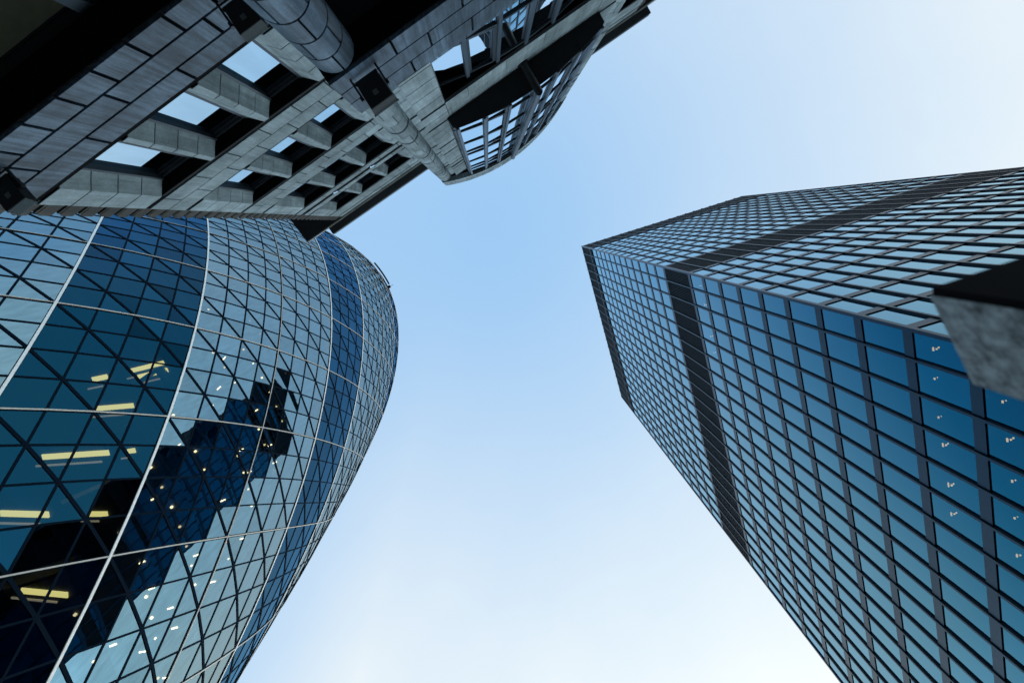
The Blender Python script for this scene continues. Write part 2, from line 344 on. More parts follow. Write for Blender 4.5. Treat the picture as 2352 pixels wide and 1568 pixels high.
m.quad((TW-.05,0,0),(TW-.05,TD,0),(TW-.05,TD,ROOF-9),(TW-.05,0,ROOF-9)); m.quad((0,TD-.05,0),(TW,TD-.05,0),(TW,TD-.05,ROOF-9),(0,TD-.05,ROOF-9))
m.build('rear_glazing', M_TGLASS, tower)
# lit lamps just inside the panes
rr0 = random.Random(11)
LAMPS = [(1.5, 52.2), (3.7, 52.1), (7.3,52.3), (9.2,52.2), (1.05,23.5),(2.9,23.6),(4.9,23.6),(6.9,23.5),(8.9,23.4),(10.9,23.4),(3.0,20.1),(4.9,20.0),(6.9,19.9),(8.8,19.9),(10.8,19.9)]
for y, h in LAMPS:
    k_ = rr0.uniform(.35, 1.25); dy = rr0.uniform(-.25, .2); y += dy; m = MB(); m.box(.45,.50,y-.20*k_,y+.02,H(h)-.09,H(h)-.03); m.box(.60,.60+.08*k_,y-.08,y-.08+.09*k_,H(h)-.09,H(h)-.05); (k_ > .8) and m.box(.72,.78,y-.12,y-.05,H(h)-.09,H(h)-.05); m.build('ceiling_lamp', M_TLAMP, tower); continue
    m.box(.45,.50,y-.18,y+.02,H(h)-.09,H(h)-.03); m.box(.60,.66,y-.08,y-.02,H(h)-.09,H(h)-.05); m.build('ceiling_lamp', M_TLAMP, tower)

# ================================================================== round curved glass tower
GX, GY, GT0, GZ0 = -51.717, 10.348, 5.596608, 40.92627 + CAMZ
zk = np.array([-40, 0,20,40,60,80,100,120,140,155,165,172.]) + CAMZ
zk = np.array([-20, 0,20,40,60,80,100,120,140,158,172,178.]) + CAMZ
rk = np.array([22.9, 25.073,26.855,28.079,28.696,28.640,27.500,24.575,19.825,14.2,7.8,0.4])
def _spl():
    n = len(zk); h = np.diff(zk); A = np.zeros((n,n)); b = np.zeros(n); A[0,0] = A[-1,-1] = 1
    for i in range(1,n-1):
        A[i,i-1] = h[i-1]; A[i,i] = 2*(h[i-1]+h[i]); A[i,i+1] = h[i]; b[i] = 6*((rk[i+1]-rk[i])/h[i]-(rk[i]-rk[i-1])/h[i-1])
    mm = np.linalg.solve(A,b)
    def ev(z):
        z = np.asarray(z,float); k = np.clip(np.searchsorted(zk,z)-1,0,n-2); hh = h[k]; t = z-zk[k]; u = zk[k+1]-z
        return mm[k]*u**3/(6*hh)+mm[k+1]*t**3/(6*hh)+(rk[k]/hh-mm[k]*hh/6)*u+(rk[k+1]/hh-mm[k+1]*hh/6)*t
    return ev
RAD = _spl()
def gnode(L, S, off=0.0):                     # lattice node: half-floor level L, angle step S
    z = GZ0 + 2.075*L; th = GT0 + math.radians(2.5)*S; r = max(float(RAD(z)) + off, .05)
    return np.array([r*math.cos(th), r*math.sin(th), z])
def gnrm(L, S):
    th = GT0 + math.radians(2.5)*S; z = GZ0 + 2.075*L; dr = float(RAD(z+.5)-RAD(z-.5))
    n = np.array([math.cos(th), math.sin(th), -dr]); return n/np.linalg.norm(n)
LMIN, LMAX = -20, 64
gh = thing('round_glass_tower', 'bulging round glass tower wrapped in a diamond lattice with dark spiral bands', 'tower', (GX, GY, 0))
# interior: core, floor slabs
core = MB()
zz = np.linspace(0, GZ0+2.075*56, 30)
for a, b in zip(zz[:-1], zz[1:]): core.tube((0,0,a),(0,0,b), max(float(RAD(a))-9,2), 48, max(float(RAD(b))-9,2))
core.build('service_core', M_CORE, gh)
for L in range(LMIN, 54, 2):
    z = GZ0 + 2.075*L; r = float(RAD(z)) - .55; m = MB(); n = 72
    P = [(math.cos(2*math.pi*k/n), math.sin(2*math.pi*k/n)) for k in range(n)]; ri = max(r-9,1)
    vs = [(x*r,y*r,z-.45) for x,y in P]+[(x*ri,y*ri,z-.45) for x,y in P]+[(x*r,y*r,z) for x,y in P]+[(x*ri,y*ri,z) for x,y in P]
    fs = []
    for k in range(n):
        j = (k+1)%n; fs += [(k,k+n,j+n,j),(k+2*n,j+2*n,j+3*n,k+3*n),(k,j,j+2*n,k+2*n)]
    m.add(vs, fs); m.build('floor_slab', M_SLAB, gh)
# panes
cells = []
for L in range(LMIN, LMAX):
    for S in range(0, 144):
        if (L+S) % 2: continue
        i = (S+L)//2                           # spiral index; cells i..i+1
        dark = (i % 12) < 4
        a, t, r_, bt = gnode(L,S), gnode(L+1,S+1), gnode(L,S+2), gnode(L-1,S+1)
        if L % 2: cells.append((dark, [a, bt, r_, t]))
        else: cells.append((dark, [a, r_, t])); cells.append((dark, [a, bt, r_]))
GC = np.array([GX,GY,0])
def vis_area(P):
    P = np.array(P); c = P.mean(0); rad = c*np.array([1,1,0])
    if (rad @ (np.array([0,0,CAMZ]) - GC - c)) < 0: return 0
    q, z = proj((c+GC)[None])
    if z[0] < 0 or q[0,1] < 520 or q[0,0] > 1000: return 0
    return area(P+GC)
order = sorted(range(len(cells)), key=lambda k: vis_area(cells[k][1]), reverse=True)
rest = MB()
for n_, k in enumerate(order):
    dark, P = cells[k]
    if n_ < 100:
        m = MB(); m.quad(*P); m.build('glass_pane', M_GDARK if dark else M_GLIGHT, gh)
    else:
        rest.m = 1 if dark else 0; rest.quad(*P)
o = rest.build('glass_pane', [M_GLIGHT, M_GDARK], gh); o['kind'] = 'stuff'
# dark lattice: rings on even levels, dark spiral bars where no white rib runs
def gi(L,S): return (S+L)//2
def gj(L,S): return (S-L)//2
bars = MB()
for L in range(LMIN, LMAX):
    for S in range(0,144):
        if (L+S)%2: continue
        n0 = gnrm(L,S); p = gnode(L,S,.015)
        if L%2 == 0: bars.bar(p, gnode(L,S+2,.015), gnrm(L,S+1), .21, .05)
        if gj(L,S)%4: bars.bar(p, gnode(L+1,S+1,.015), n0, .11, .04)
        if gi(L,S)%4 or True:
            if gi(L,S)%4: bars.bar(p, gnode(L-1,S+1,.015), n0, .13, .04)
o = bars.build('glazing_bars', M_GBAR, gh)
# white ribs along every fourth spiral
for q in range(18):                            # spiral i = const : going down, S rises
    m = MB(); mk = MB(); edge = (4*q) % 12 in (0,4)
    for L in range(LMAX, LMIN, -1):
        S = 2*4*q - L
        m.bar(gnode(L,S,.05), gnode(L-1,S+1,.05), gnrm(L,S), .15 if edge else .07, .08)
        mk.bar(gnode(L,S,.016), gnode(L-1,S+1,.016), gnrm(L,S), .22, .05)
    m.v += []; o = m.build('diagonal_rib', M_RIBW if edge else M_RIBG, gh)
    mk.build('rib_gasket', M_GBAR, o)
for q in range(18):                            # spiral j = const : going up, S rises
    m = MB(); mk = MB()
    for L in range(LMIN, LMAX):
        S = 2*4*q + L
        m.bar(gnode(L,S,.048), gnode(L+1,S+1,.048), gnrm(L,S), .075, .07)
        mk.bar(gnode(L,S,.014), gnode(L+1,S+1,.014), gnrm(L,S), .17, .05)
    o = m.build('diagonal_rib', M_RIBG, gh); mk.build('rib_gasket', M_GBAR, o)
for L in range(-12, 44, 2):                    # pale end walls of the office fingers, beside the atria
    for i_ in (0, 4, 12, 16, 24):
        Sb = 2*i_ - L - 1; z1 = GZ0+2.075*L-.48; z0 = z1-1.5
        s_ = -1 if i_ % 12 == 0 else 1
        th0 = GT0+math.radians(2.5)*(Sb+s_*.35); r0 = float(RAD(z1))
        m = MB(); a_ = (r0-.75)*np.array([math.cos(th0),math.sin(th0)]); b_ = (r0-6)*np.array([math.cos(th0),math.sin(th0)])
        t_ = np.array([-math.sin(th0),math.cos(th0)])*.08
        m.prism([tuple(a_-t_),tuple(a_+t_),tuple(b_+t_),tuple(b_-t_)], z0, z1); m.build('end_wall', M_WALLP, gh)
        m = MB(); th1 = GT0+math.radians(2.5)*(Sb+s_*1.9)
        P_ = [((r0-d_)*math.cos(t), (r0-d_)*math.sin(t)) for d_, t in ((.8,th0),(.8,th1),(.95,th1),(.95,th0))]
        m.prism(P_, z1-.95, z1-.02); m.build('roller_blind', M_WALLP, gh)
m = MB(); L_ = 38.1
for k in range(20): m.bar(gnode(L_,7.1+5.4*k/20,.75), gnode(L_,7.1+5.4*(k+1)/20,.75), gnrm(L_,7.1), .5, .35)
m.build('cleaning_rail', M_GBAR, gh)
m = MB(); pa = gnode(L_,12.95,0); pb = gnode(L_,12.95,1.5); m.tube(pa, pb, .04, 6); m.tube(pb-np.array([0,0,.3]), pb+np.array([0,0,.3]), .04, 6); m.bar(gnode(L_,12.7,.5), gnode(L_,13.3,.5), gnrm(L_,13), 1.0, .6); m.build('antenna', M_GBAR, gh)
STRIPS = [(-4,1.93,8.16,1.03,8.51),(-2,2.92,8.38,.6,9.15),(-2,2.83,8.96,.75,9.62),(-6,3.81,10.61,.4,12.05),(-4,3.3,12.78,2.84,12.91),(-4,3.15,9.59,1.02,10.56),(-8,2.98,12.05,.95,13.05),(-6,3.63,14.69,2.66,15.04),(-8,4.59,16.24,2.49,17.14)]
# lamps inside
def gin(L, S, depth):                          # a point below the ceiling of floor L, depth metres inside the glass
    z = GZ0+2.075*L - .5; r = float(RAD(z)) - depth; th = GT0 + math.radians(2.5)*S
    return np.array([r*math.cos(th), r*math.sin(th), z])
rr2 = random.Random(21)
for L in range(-12, 8, 2):                     # a row of downlights along the edge of each lit floor
    for k in range(-1, 8):
        q_ = rr2.random()
        if q_ < .25: continue
        p = gin(L, 11.7 - L + 1.44*k, 2.55); m = MB(); m.tube(p-np.array([0,0,.10]), p, rr2.choice([.065,.08,.095]), 12)
        m.build('downlight', M_DIM if q_ < .55 else M_WARM, gh)
rr1 = random.Random(3)
for L in range(-10, 4, 2):                     # glowing dashes added to imitate office lights reflected in the glass
    for k in range(7):
        if rr1.random() < .35: continue
        S0 = 12.2 - L + 1.6*k + rr1.uniform(-.3,.3); d = rr1.choice([1.1,1.9,3.3])
        m = MB(); m.bar(gin(L,S0,d), gin(L,S0+.10,d+.40), np.array([0,0,1.]), .09, .05); m.build('reflected_light', M_DASH, gh)
for (L, d0, s0, d1, s1) in STRIPS:             # strip lamps in the atria
    m = MB(); m.bar(gin(L,s0,d0), gin(L,s1,d1), np.array([0,0,1.]), .32, .08); o_ = m.build('strip_lamp', M_STRIP, gh); m = MB(); m.bar(gin(L,s0+.25,d0+.7), gin(L,s1+.25,d1+.7), np.array([0,0,1.]), .10, .06); m.build('glow_bar', M_GLOW, o_)  # dim second bar is added, imitating the glow on the ceiling around each strip

# ================================================================== stone building
D = 4.0                                        # metres per facade unit
UA = math.radians(163.7637802 - 180)
U = np.array([math.cos(UA), math.sin(UA), 0]); NO = np.array([-math.sin(UA), math.cos(UA), 0])   # along, outwards (to camera)
FB = .595                                      # bay front depth
BX, BY = .62*D, -.8*D
bl = U*BX + NO*BY
bld = thing('stone_office_building', 'pale stone office building with deep windows, round columns and a projecting glazed bow', 'building', (bl[0], bl[1], 0), UA)
# local coords from facade units (u along, dep away from camera, h above camera)
def lx(u): return u*D - BX
def ly(dep): return -dep*D - BY
def lz(h): return h*D + CAMZ
class AM(MB):
    def ub(s, u0, u1, d0, d1, h0, h1):         # box in facade units, d0 nearer the camera
        s.box(lx(u0), lx(u1), ly(d1), ly(d0), lz(h0), lz(h1))
    def uprism(s, poly, h0, h1): s.prism([(lx(u), ly(d)) for u, d in poly], lz(h0), lz(h1))
def courses(m, u0, u1, rows, dep, th, L=.205, gap=.0022, goff=.0, seed=0, offs=None, strips=(), backing=True):
    """stone blocks in courses; slot 0 stone, 1 joint, 2 darker stone for strip courses"""
    for k, (h0, h1) in enumerate(zip(rows[:-1], rows[1:])):
        st = k in strips; g_ = gap/2
        Lk = L[k % len(L)] if isinstance(L, list) else L
        off = (offs[k % len(offs)] if offs else (.5*Lk if k % 2 else 0))
        js = [u0] + [off + Lk*n for n in range(-40, 40) if u0+.012 < off + Lk*n < u1-.012] + [u1]
        for a, b in zip(js[:-1], js[1:]):
            m.m = 2 if st else 0
            aa = a + (g_ if a > u0 else 0); bb = b - (g_ if b < u1 else 0)
            dd = dep + (.010 if st else 0)
            m.ub(aa, bb, dd, dep+th, h0+g_, h1-g_)
    if backing:
        m.m = 1; m.ub(u0+.001, u1-.001, dep+.008+goff, dep+th-.001, rows[0], rows[-1])
LEVEL = [(2.08,2.70),(3.077,3.70),(4.07,4.705),(5.10,5.69)]    # sill, head
UL, UR = -1.408, 2.658                        # main facade ends (before the quoins)
UC = .625                                     # bay centre
BL, BR = -.176, 2*UC+.176                     # bay block ends
wing = [(UL, BL+.02), (BR-.02, UR)]
# --- fascia (rusticated granite)
FR = [1.672,1.795,1.920,2.046]
for (a, b) in wing:
    m = AM(); courses(m, a, b, FR, 1.0, .12, L=[.1355,.408,.406], gap=.0125, goff=.004, offs=[-.872, -.805, -1.008]); m.build('fascia', [M_GRAN, M_JOINT, M_GRAN], bld)
m = AM(); courses(m, BL, BR, FR, FB, .10, L=.255, gap=.0085, goff=.004, offs=[.05,.17,.08]); m.build('fascia', [M_GRAN, M_JOINT, M_GRAN], bld)
# soffits over the pavement
m = AM()
m.ub(UL-.08, UR+.08, 1.121, 1.165, 1.685, 1.70); m.ub(BL, BR, FB+.101, 1.12, 1.685, 1.70)
for k in range(16): m.ub(-1.48+.27*k, -1.47+.27*k, 1.10, 1.16, 1.683, 1.6845)
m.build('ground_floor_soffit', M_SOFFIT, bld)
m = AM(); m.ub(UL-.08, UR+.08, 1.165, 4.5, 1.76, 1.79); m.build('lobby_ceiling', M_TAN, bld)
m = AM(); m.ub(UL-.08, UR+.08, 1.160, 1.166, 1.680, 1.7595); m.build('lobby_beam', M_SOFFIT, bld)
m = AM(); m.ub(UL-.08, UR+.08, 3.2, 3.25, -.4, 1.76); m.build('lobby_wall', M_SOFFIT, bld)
# --- stone bands of the two wings
for (a, b) in wing:
    jo = [-.501, -.398]
    for n_, rows_ in enumerate(([2.046,2.080], [2.70,2.733,2.889,3.045,3.077], [3.70,3.733,3.886,4.038,4.07], [4.705,4.735,4.865,4.945,5.07,5.10], [5.69,5.72,5.88,6.045,6.075,6.20])):
        m = AM(); nr = len(rows_)-1
        st = {0:(0,), 1:(0,3), 2:(0,3), 3:(0,2,4), 4:(0,3)}[n_]
        offs = {0:[-.549], 1:[-.45,-.501,-.398,-.45], 2:[-.45,-.501,-.398,-.45], 3:[-.45,-.501,-.40,-.398,-.45], 4:[-.45,-.501,-.398,-.45,-.4]}[n_]
        courses(m, a, b, rows_, 1.0, .085, L=.2037 if n_ else .1025, gap=.0066, offs=offs, strips=st)
        m.build('string_course' if n_ in (0,) else 'spandrel_wall', [M_LIME, M_JOINT, M_GRAN], bld)
# --- piers and windows
def pier(nl, nr, h0, h1, splay_l=True, splay_r=True):
    m = AM(); n = 4; dh = (h1-h0)/n; g_ = .0032
    c1, t1, c2, t2 = .038, .041, .058, .060
    for k in range(n):
        z0, z1 = h0+dh*k+(g_ if k else 0), h0+dh*(k+1)-g_
        l2 = nl-(c1 if splay_l else 0); r2 = nr+(c1 if splay_r else 0)
        l3 = nl-(c2 if splay_l else 0); r3 = nr+(c2 if splay_r else 0)
        m.m = 0
        m.uprism([(nl,1.0),(nr,1.0),(r2-.001,1+t1-.001),(l2+.001,1+t1-.001)], z0, z1)
        m.m = 2
        m.uprism([(l2,1+t1),(r2,1+t1),(r3,1+t2),(r3,1+t2+.03),(l3,1+t2+.03),(l3,1+t2)], z0, z1)
    m.m = 1; m.uprism([(nl+.003,1.003),(nr-.003,1.003),((nr+c2-.004) if splay_r else nr-.003,1+t2+.02),((nl-c2+.004) if splay_l else nl+.003,1+t2+.02)], h0, h1)
    return m
def window(a, b, h0, h1):
    """frame (the window) with its glass as a child"""
    a += .058; b -= .058; f = .010
    m = AM()
    m.ub(a-.012, a+f, 1.058, 1.095, h0-.02, h1); m.ub(b-f, b+.012, 1.058, 1.095, h0-.02, h1)
    m.ub(a+f, b-f, 1.066, 1.095, h1-f*1.6, h1-.001); m.ub(a+f, b-f, 1.066, 1.095, h0-.02, h0+f)
    m.m = 1; m.ub(a+f+.0005, b-f-.0005, 1.080, 1.094, h1-f*1.6-.012, h1-f*1.6-.0005)
    w_ = m.build('window', [M_FRAME, M_BLACK], bld)
    g_ = AM(); y = ly(1.086); x0, x1 = lx(a+f), lx(b-f); z0, z1 = lz(h0+f), lz(h1-f*1.6)
    g_.quad((x0,y,z0),(x1,y,z0),(x1,y,z1),(x0,y,z1)); g_.build('glass', M_OFFGLASS, w_)
NOSE = [(-1.408,-1.300),(-.987,-.960),(-.649,-.622),(-.313,-.16)]
for fl, (h0, h1) in enumerate(LEVEL):
    for side in (0, 1):
        for k, (a, b) in enumerate(NOSE):
            if side: a, b = 2*UC-b, 2*UC-a
            sl, sr = (k > 0), (k < 3)
            if side: sl, sr = sr, sl
            pier(a, b, h0, h1, sl, sr).build('pier', [M_LIME, M_JOINT, M_LIME], bld)
        for k in range(3):
            a, b = NOSE[k][1], NOSE[k+1][0]
            if side: a, b = 2*UC-b, 2*UC-a
            window(a, b, h0, h1)
    for (a, b) in wing:
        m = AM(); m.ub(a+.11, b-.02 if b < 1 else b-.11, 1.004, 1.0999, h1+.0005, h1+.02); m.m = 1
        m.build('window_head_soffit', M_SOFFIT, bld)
# dark inner mass of the building
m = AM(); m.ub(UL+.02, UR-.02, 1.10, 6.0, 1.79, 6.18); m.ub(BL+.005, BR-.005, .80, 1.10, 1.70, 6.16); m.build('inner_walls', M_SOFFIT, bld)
# --- quoins (brown granite with open grooves)
for s_ in (0, 1):
    m = AM(); q0, q1 = -1.488, -1.4085
    if s_: q0, q1 = 2*UC-q1, 2*UC-q0
    h = .45
    k = 0
    while h < 6.15:
        hh = min(h+.1115, 6.17)
        c = .012
        e0, e1 = q0, q1
        m.m = 0
        m.uprism([(e0+c,1.006),(e1,1.006),(e1,1.6),(e0+c,1.6)], h, h+c)
        m.hexa([(lx(e0+c),ly(1.6),lz(h+c)),(lx(e1),ly(1.6),lz(h+c)),(lx(e1),ly(1.006),lz(h+c)),(lx(e0+c),ly(1.006),lz(h+c))][:0] or [(lx(e0+c),ly(1.6),lz(h+c)+.0),(lx(e1),ly(1.6),lz(h+c)),(lx(e1),ly(1.004),lz(h+c)),(lx(e0+c),ly(1.004),lz(h+c))],
               [(lx(e0),ly(1.6),lz(h+2.2*c)),(lx(e1),ly(1.6),lz(h+2.2*c)),(lx(e1),ly(1.003),lz(h+2.2*c)),(lx(e0),ly(1.003),lz(h+2.2*c))])
        m.ub(e0, e1, 1.003, 1.6, h+2.2*c, hh-.026)
        m.m = 1; m.ub(e0+.022, e1-.001, 1.02, 1.55, hh-.0261, hh+.0001)
        h = hh; k += 1
    m.build('quoin', [M_BROWN, M_JOINT], bld)
# ground piers that carry the wings
for u0 in (-.655, 1.865):
    m = AM(); m.ub(u0, u0+.042, 1.125, 1.167, -.4, 1.684); m.ub(u0-.01, u0+.052, 1.115, 1.177, -.4, -.32); m.build('ground_post', M_FRAMEL, bld)
# --- left and right end elevations behind the quoins
for s_ in (0, 1):
    e0 = -1.47 if not s_ else 2*UC+1.47
    m = AM(); a_, b_ = (e0, e0+.04) if not s_ else (e0-.04, e0)
    m.ub(a_, b_, 1.61, 6.0, 1.75, 6.19); m.build('end_wall', M_BROWN, bld)
    for fl, (h0, h1) in enumerate(LEVEL):
        for k in range(9):
            d0 = 1.8+.45*k; x = lx(e0-.004 if not s_ else e0+.004); y0, y1 = ly(d0), ly(d0+.27)
            m = AM(); m.quad((x,y0,lz(h0+.05)),(x,y1,lz(h0+.05)),(x,y1,lz(h1)),(x,y0,lz(h1))) ; m.build('end_window', M_OFFGLASS, bld)
# --- eaves and gutters
m = AM(); m.ub(-1.932, 2*UC+1.932, .998, 6.0, 6.205, 6.235)
for u0 in (-1.62, -1.2,-.8,-.4): m.ub(u0-.004,u0+.004,1.02,1.5,6.2035,6.2048)
m.build('lower_eave', M_EAVE, bld)
for (a, b) in ((-1.94, BL+.01), (BR-.01, 2*UC+1.94)):
    m = AM(); m.ub(a, b, .986, .9975, 6.215, 6.245); m.ub(a+.02, b, .984, .9861, 6.2449, 6.272); m.build('gutter', M_GUTTER, bld)
for s_ in (0, 1):
    m = AM(); a, b = (-1.635, BL+.2) if not s_ else (BR-.2, 2*UC+1.575)
    m.ub(a, b, .905, .948, 6.265, 6.36); m.ub(a, b, .9479, 1.2, 6.268, 6.355)
    for k in range(12):
        c = a + .14*k + .12
        if c < b-.01: m.m = 1; m.ub(c-.003, c+.003, .906, .947, 6.2635, 6.2652); m.m = 0
    m.build('upper_eave', [M_EAVE, M_BLACK], bld)
# --- bay: columns, piers, pilasters
CROWS = [2.046,2.080,2.236,2.39,2.545,2.70,2.733,2.889,3.045,3.077,3.235,3.39,3.545,3.70,3.733,3.886,4.038,4.07,4.23,4.385,4.545,4.705,4.735,4.865,4.945,5.07,5.10,5.25,5.395,5.54,5.70]
STR = [k for k in range(len(CROWS)-1) if CROWS[k+1]-CROWS[k] < .05] + [CROWS.index(4.865)]
STR = [k for k in STR if k]
COLU, COLD, COLR = -.1095, .673, .0690
def column(cu):
    m = AM(); n = 40
    def ring(h0, h1, r, mi, phase, gap, jn=5, jg=.03):
        m.m = mi
        for q in range(jn):
            a0 = 2*math.pi*q/jn + phase + jg/2; a1 = 2*math.pi*(q+1)/jn + phase - jg/2
            t = np.linspace(a0, a1, 12)
            poly = [(cu+r*math.cos(x), COLD+r*math.sin(x)) for x in t] + [(cu+(r-.012)*math.cos(x), COLD+(r-.012)*math.sin(x)) for x in t[::-1]]
            m.uprism(poly, h0+gap/2, h1-gap/2)
    hs = [-.4] + [1.672-.128*k for k in range(15,-1,-1)]
    for k in range(len(hs)-1): ring(hs[k], hs[k+1], COLR, 0, .5*(k % 2)*1.2566+.3, .0085, 5, .085)
    for k in range(len(CROWS)-1):
        ring(CROWS[k], CROWS[k+1], COLR-(.003 if k in STR else 0), 2 if k in STR else 3, .5*(k % 2)*1.2566+.5, .0042, 5, .05)
    m.m = 1
    m.tube((lx(cu),ly(COLD),lz(-.4)),(lx(cu),ly(COLD),lz(1.672)),(COLR-.010)*D,n); m.tube((lx(cu),ly(COLD),lz(2.03)),(lx(cu),ly(COLD),lz(5.72)),(COLR-.005)*D,n)
    m.build('column', [M_GRAN, M_JOINT, M_GRAN, M_LIME], bld, smooth=True)
column(COLU); column(2*UC-COLU)
PI_L, PI_R = -.003, .143
for s_ in (0, 1):
    f_ = (lambda a, b: (2*UC-b, 2*UC-a)) if s_ else (lambda a, b: (a, b))
    a, b = f_(PI_L, PI_R); m = AM(); courses(m, a, b, CROWS, FB, .09, L=5, gap=.0066, strips=STR, offs=[9]); m.build('bay_pier', [M_LIME, M_JOINT, M_GRAN], bld)
    a, b = f_(-.045, PI_L-.0005); m = AM(); courses(m, a, b, CROWS, .628, .06, L=5, gap=.0066, strips=STR, offs=[9]); m.build('pilaster', [M_LIME, M_JOINT, M_GRAN], bld)
    a, b = f_(BL, -.046); m = AM(); courses(m, a, b, CROWS, .735, .06, L=5, gap=.0066, strips=STR, offs=[9]); m.build('bay_return_wall', [M_LIME, M_JOINT, M_GRAN], bld)
    a, b = f_(BL, BL+.012); m = AM(); m.ub(a, b, .735, 1.0, 2.08, 6.15); m.build('bay_side_wall', M_LIME, bld)
# string course over the bay fascia
m = AM(); courses(m, BL, BR, [2.046,2.079], FB+.002, .11, L=.128, offs=[.05], gap=.003); m.build('string_course', [M_GRAN, M_JOINT, M_GRAN], bld)
# spandrel above the bay windows
OL, OR = PI_R+.004, 2*UC-PI_R-.004
m = AM(); courses(m, OL, OR, [2.683,2.712,2.86,3.02], FB, .10, L=.117*2, offs=[.28,.28,.40], strips=(0,), gap=.0028); m.build('bay_spandrel', [M_LIME, M_JOINT, M_GRAN], bld)
m = AM()
for (a, b) in ((PI_R, PI_R+.004), (2*UC-PI_R-.004, 2*UC-PI_R)): m.ub(a, b, FB+.002, .69, 2.08, 5.72)
m.build('bay_jamb', M_BLACK, bld)
# --- bay windows (curved on plan) below the spandrel
RB = 1.9
def arc(u, front): return front + RB - math.sqrt(RB*RB - (u-UC)**2)
KN = [-3,-2,-1,0,1,2,3]; SP = .1595
def bow_glazing(parent_name, front, h0, h1, transoms, ulist, sash, glassmat):
    root = AM()
    uu = ulist
    # sill and head rails form the carrying frame
    for a, b in zip(uu[:-1], uu[1:]):
        root.uprism([(a,arc(a,front)),(b,arc(b,front)),(b,arc(b,front)+.03),(a,arc(a,front)+.03)], h0, h0+.022)
    r_ = root.build(parent_name, M_FRAME, bld); m = AM()
    for a, b in zip(uu[:-1], uu[1:]): m.uprism([(a,arc(a,front)),(b,arc(b,front)),(b,arc(b,front)+.03),(a,arc(a,front)+.03)], h1-.022, h1)
    m.build('head_rail', M_FRAME, r_)
    for a in uu:
        m = AM(); d = arc(a, front)
        m.m = 0; m.ub(a-.0092, a+.0092, d-.012, d+.0, h0, h1); m.m = 1; m.ub(a-.006, a+.006, d+.0005, d+.03, h0, h1)
        m.build('mullion', [M_FRAMEL, M_FRAME], r_)
    for t in transoms:
        m = AM()
        for a, b in zip(uu[:-1], uu[1:]):
            da, db = arc(a,front), arc(b,front)
            m.uprism([(a+.011,da-.003),(b-.011,db-.003),(b-.011,db+.025),(a+.011,da+.025)], t, t+.016)
        m.build('transom', M_FRAME, r_)
    lev = [h0+.022] + [x for t in transoms for x in (t, t+.016)] + [h1-.022]
    for k, (a, b) in enumerate(zip(uu[:-1], uu[1:])):
        da, db = arc(a,front)+.005, arc(b,front)+.005
        m = AM()
        for z0, z1 in zip(lev[0::2], lev[1::2]):
            m.quad((lx(a+.006),ly(da),lz(z0)),(lx(b-.006),ly(db),lz(z0)),(lx(b-.006),ly(db),lz(z1)),(lx(a+.006),ly(da),lz(z1)))
        m.build('glass', glassmat, r_)
        if k in sash:
            for z0, z1 in zip(lev[0::2], lev[1::2]):
                if z1-z0 < .12: continue
                m = AM()
                e = .016
                for (p0, p1, y0, y1) in ((.011,.011+e,z0,z1),(-.011-e,-.011,z0,z1)):
                    base = a if p0 > 0 else b
                    dd = arc(base, front)
                    m.ub(base+p0, base+p1, dd-.003, dd+.004, y0, y1)
                for (y0, y1) in ((z0,z0+e*.7),(z1-e*.7,z1)):
                    m.uprism([(a+.027,da-.008),(b-.027,db-.008),(b-.027,db-.0005),(a+.027,da-.0005)], y0, y1)
                m.build('sash', M_FRAME, r_)
    return r_
UB = [UC+SP*k for k in KN]
bow_glazing('bay_window', FB+.012, 2.081, 2.682, [2.205], [OL+.006]+UB[1:-1]+[OR-.006], (1,4), M_BOWGLASS)
m = AM(); m.ub(OL, OR, .70, .72, 2.0, 2.7); m.build('bay_room_wall', M_SOFFIT, bld)
# --- projecting bow window
BF = .462
bow = bow_glazing('bow_window', BF, 3.03, 5.72, [3.20,3.67,4.09,4.25,4.72,5.12,5.33], UB, (1,4), M_BOWGLASS)
m = AM()
ps = [(UB[0]-.02, FB-.001)] + [(UB[0]-.02, arc(UB[0],BF)+.012)] + [(u, arc(u,BF)-.004) for u in np.linspace(UB[0],UB[-1],25)] + [(UB[-1]+.02, arc(UB[-1],BF)+.012), (UB[-1]+.02, FB-.001)]
m.uprism(ps, 3.021, 3.0295)
for k in range(-2,3):
    u = UC+SP*k; m.ub(u-.002,u+.002,arc(u,BF)+.01,FB-.01,3.0195,3.0205)
m.build('bow_soffit', M_SOFFIT, bld)
for s_ in (0, 1):
    u0 = UB[0]-.02 if not s_ else UB[-1]+.004
    m = AM(); m.ub(u0, u0+.016, arc(UB[0],BF)+.01, FB-.002, 3.03, 5.72)
    for k in range(7): m.ub(u0-.004 if not s_ else u0+.012, u0+.004 if not s_ else u0+.02, arc(UB[0],BF)+.005, arc(UB[0],BF)+.03, 3.1+.4*k, 3.13+.4*k)
    m.build('bow_side', M_FRAME, bld)
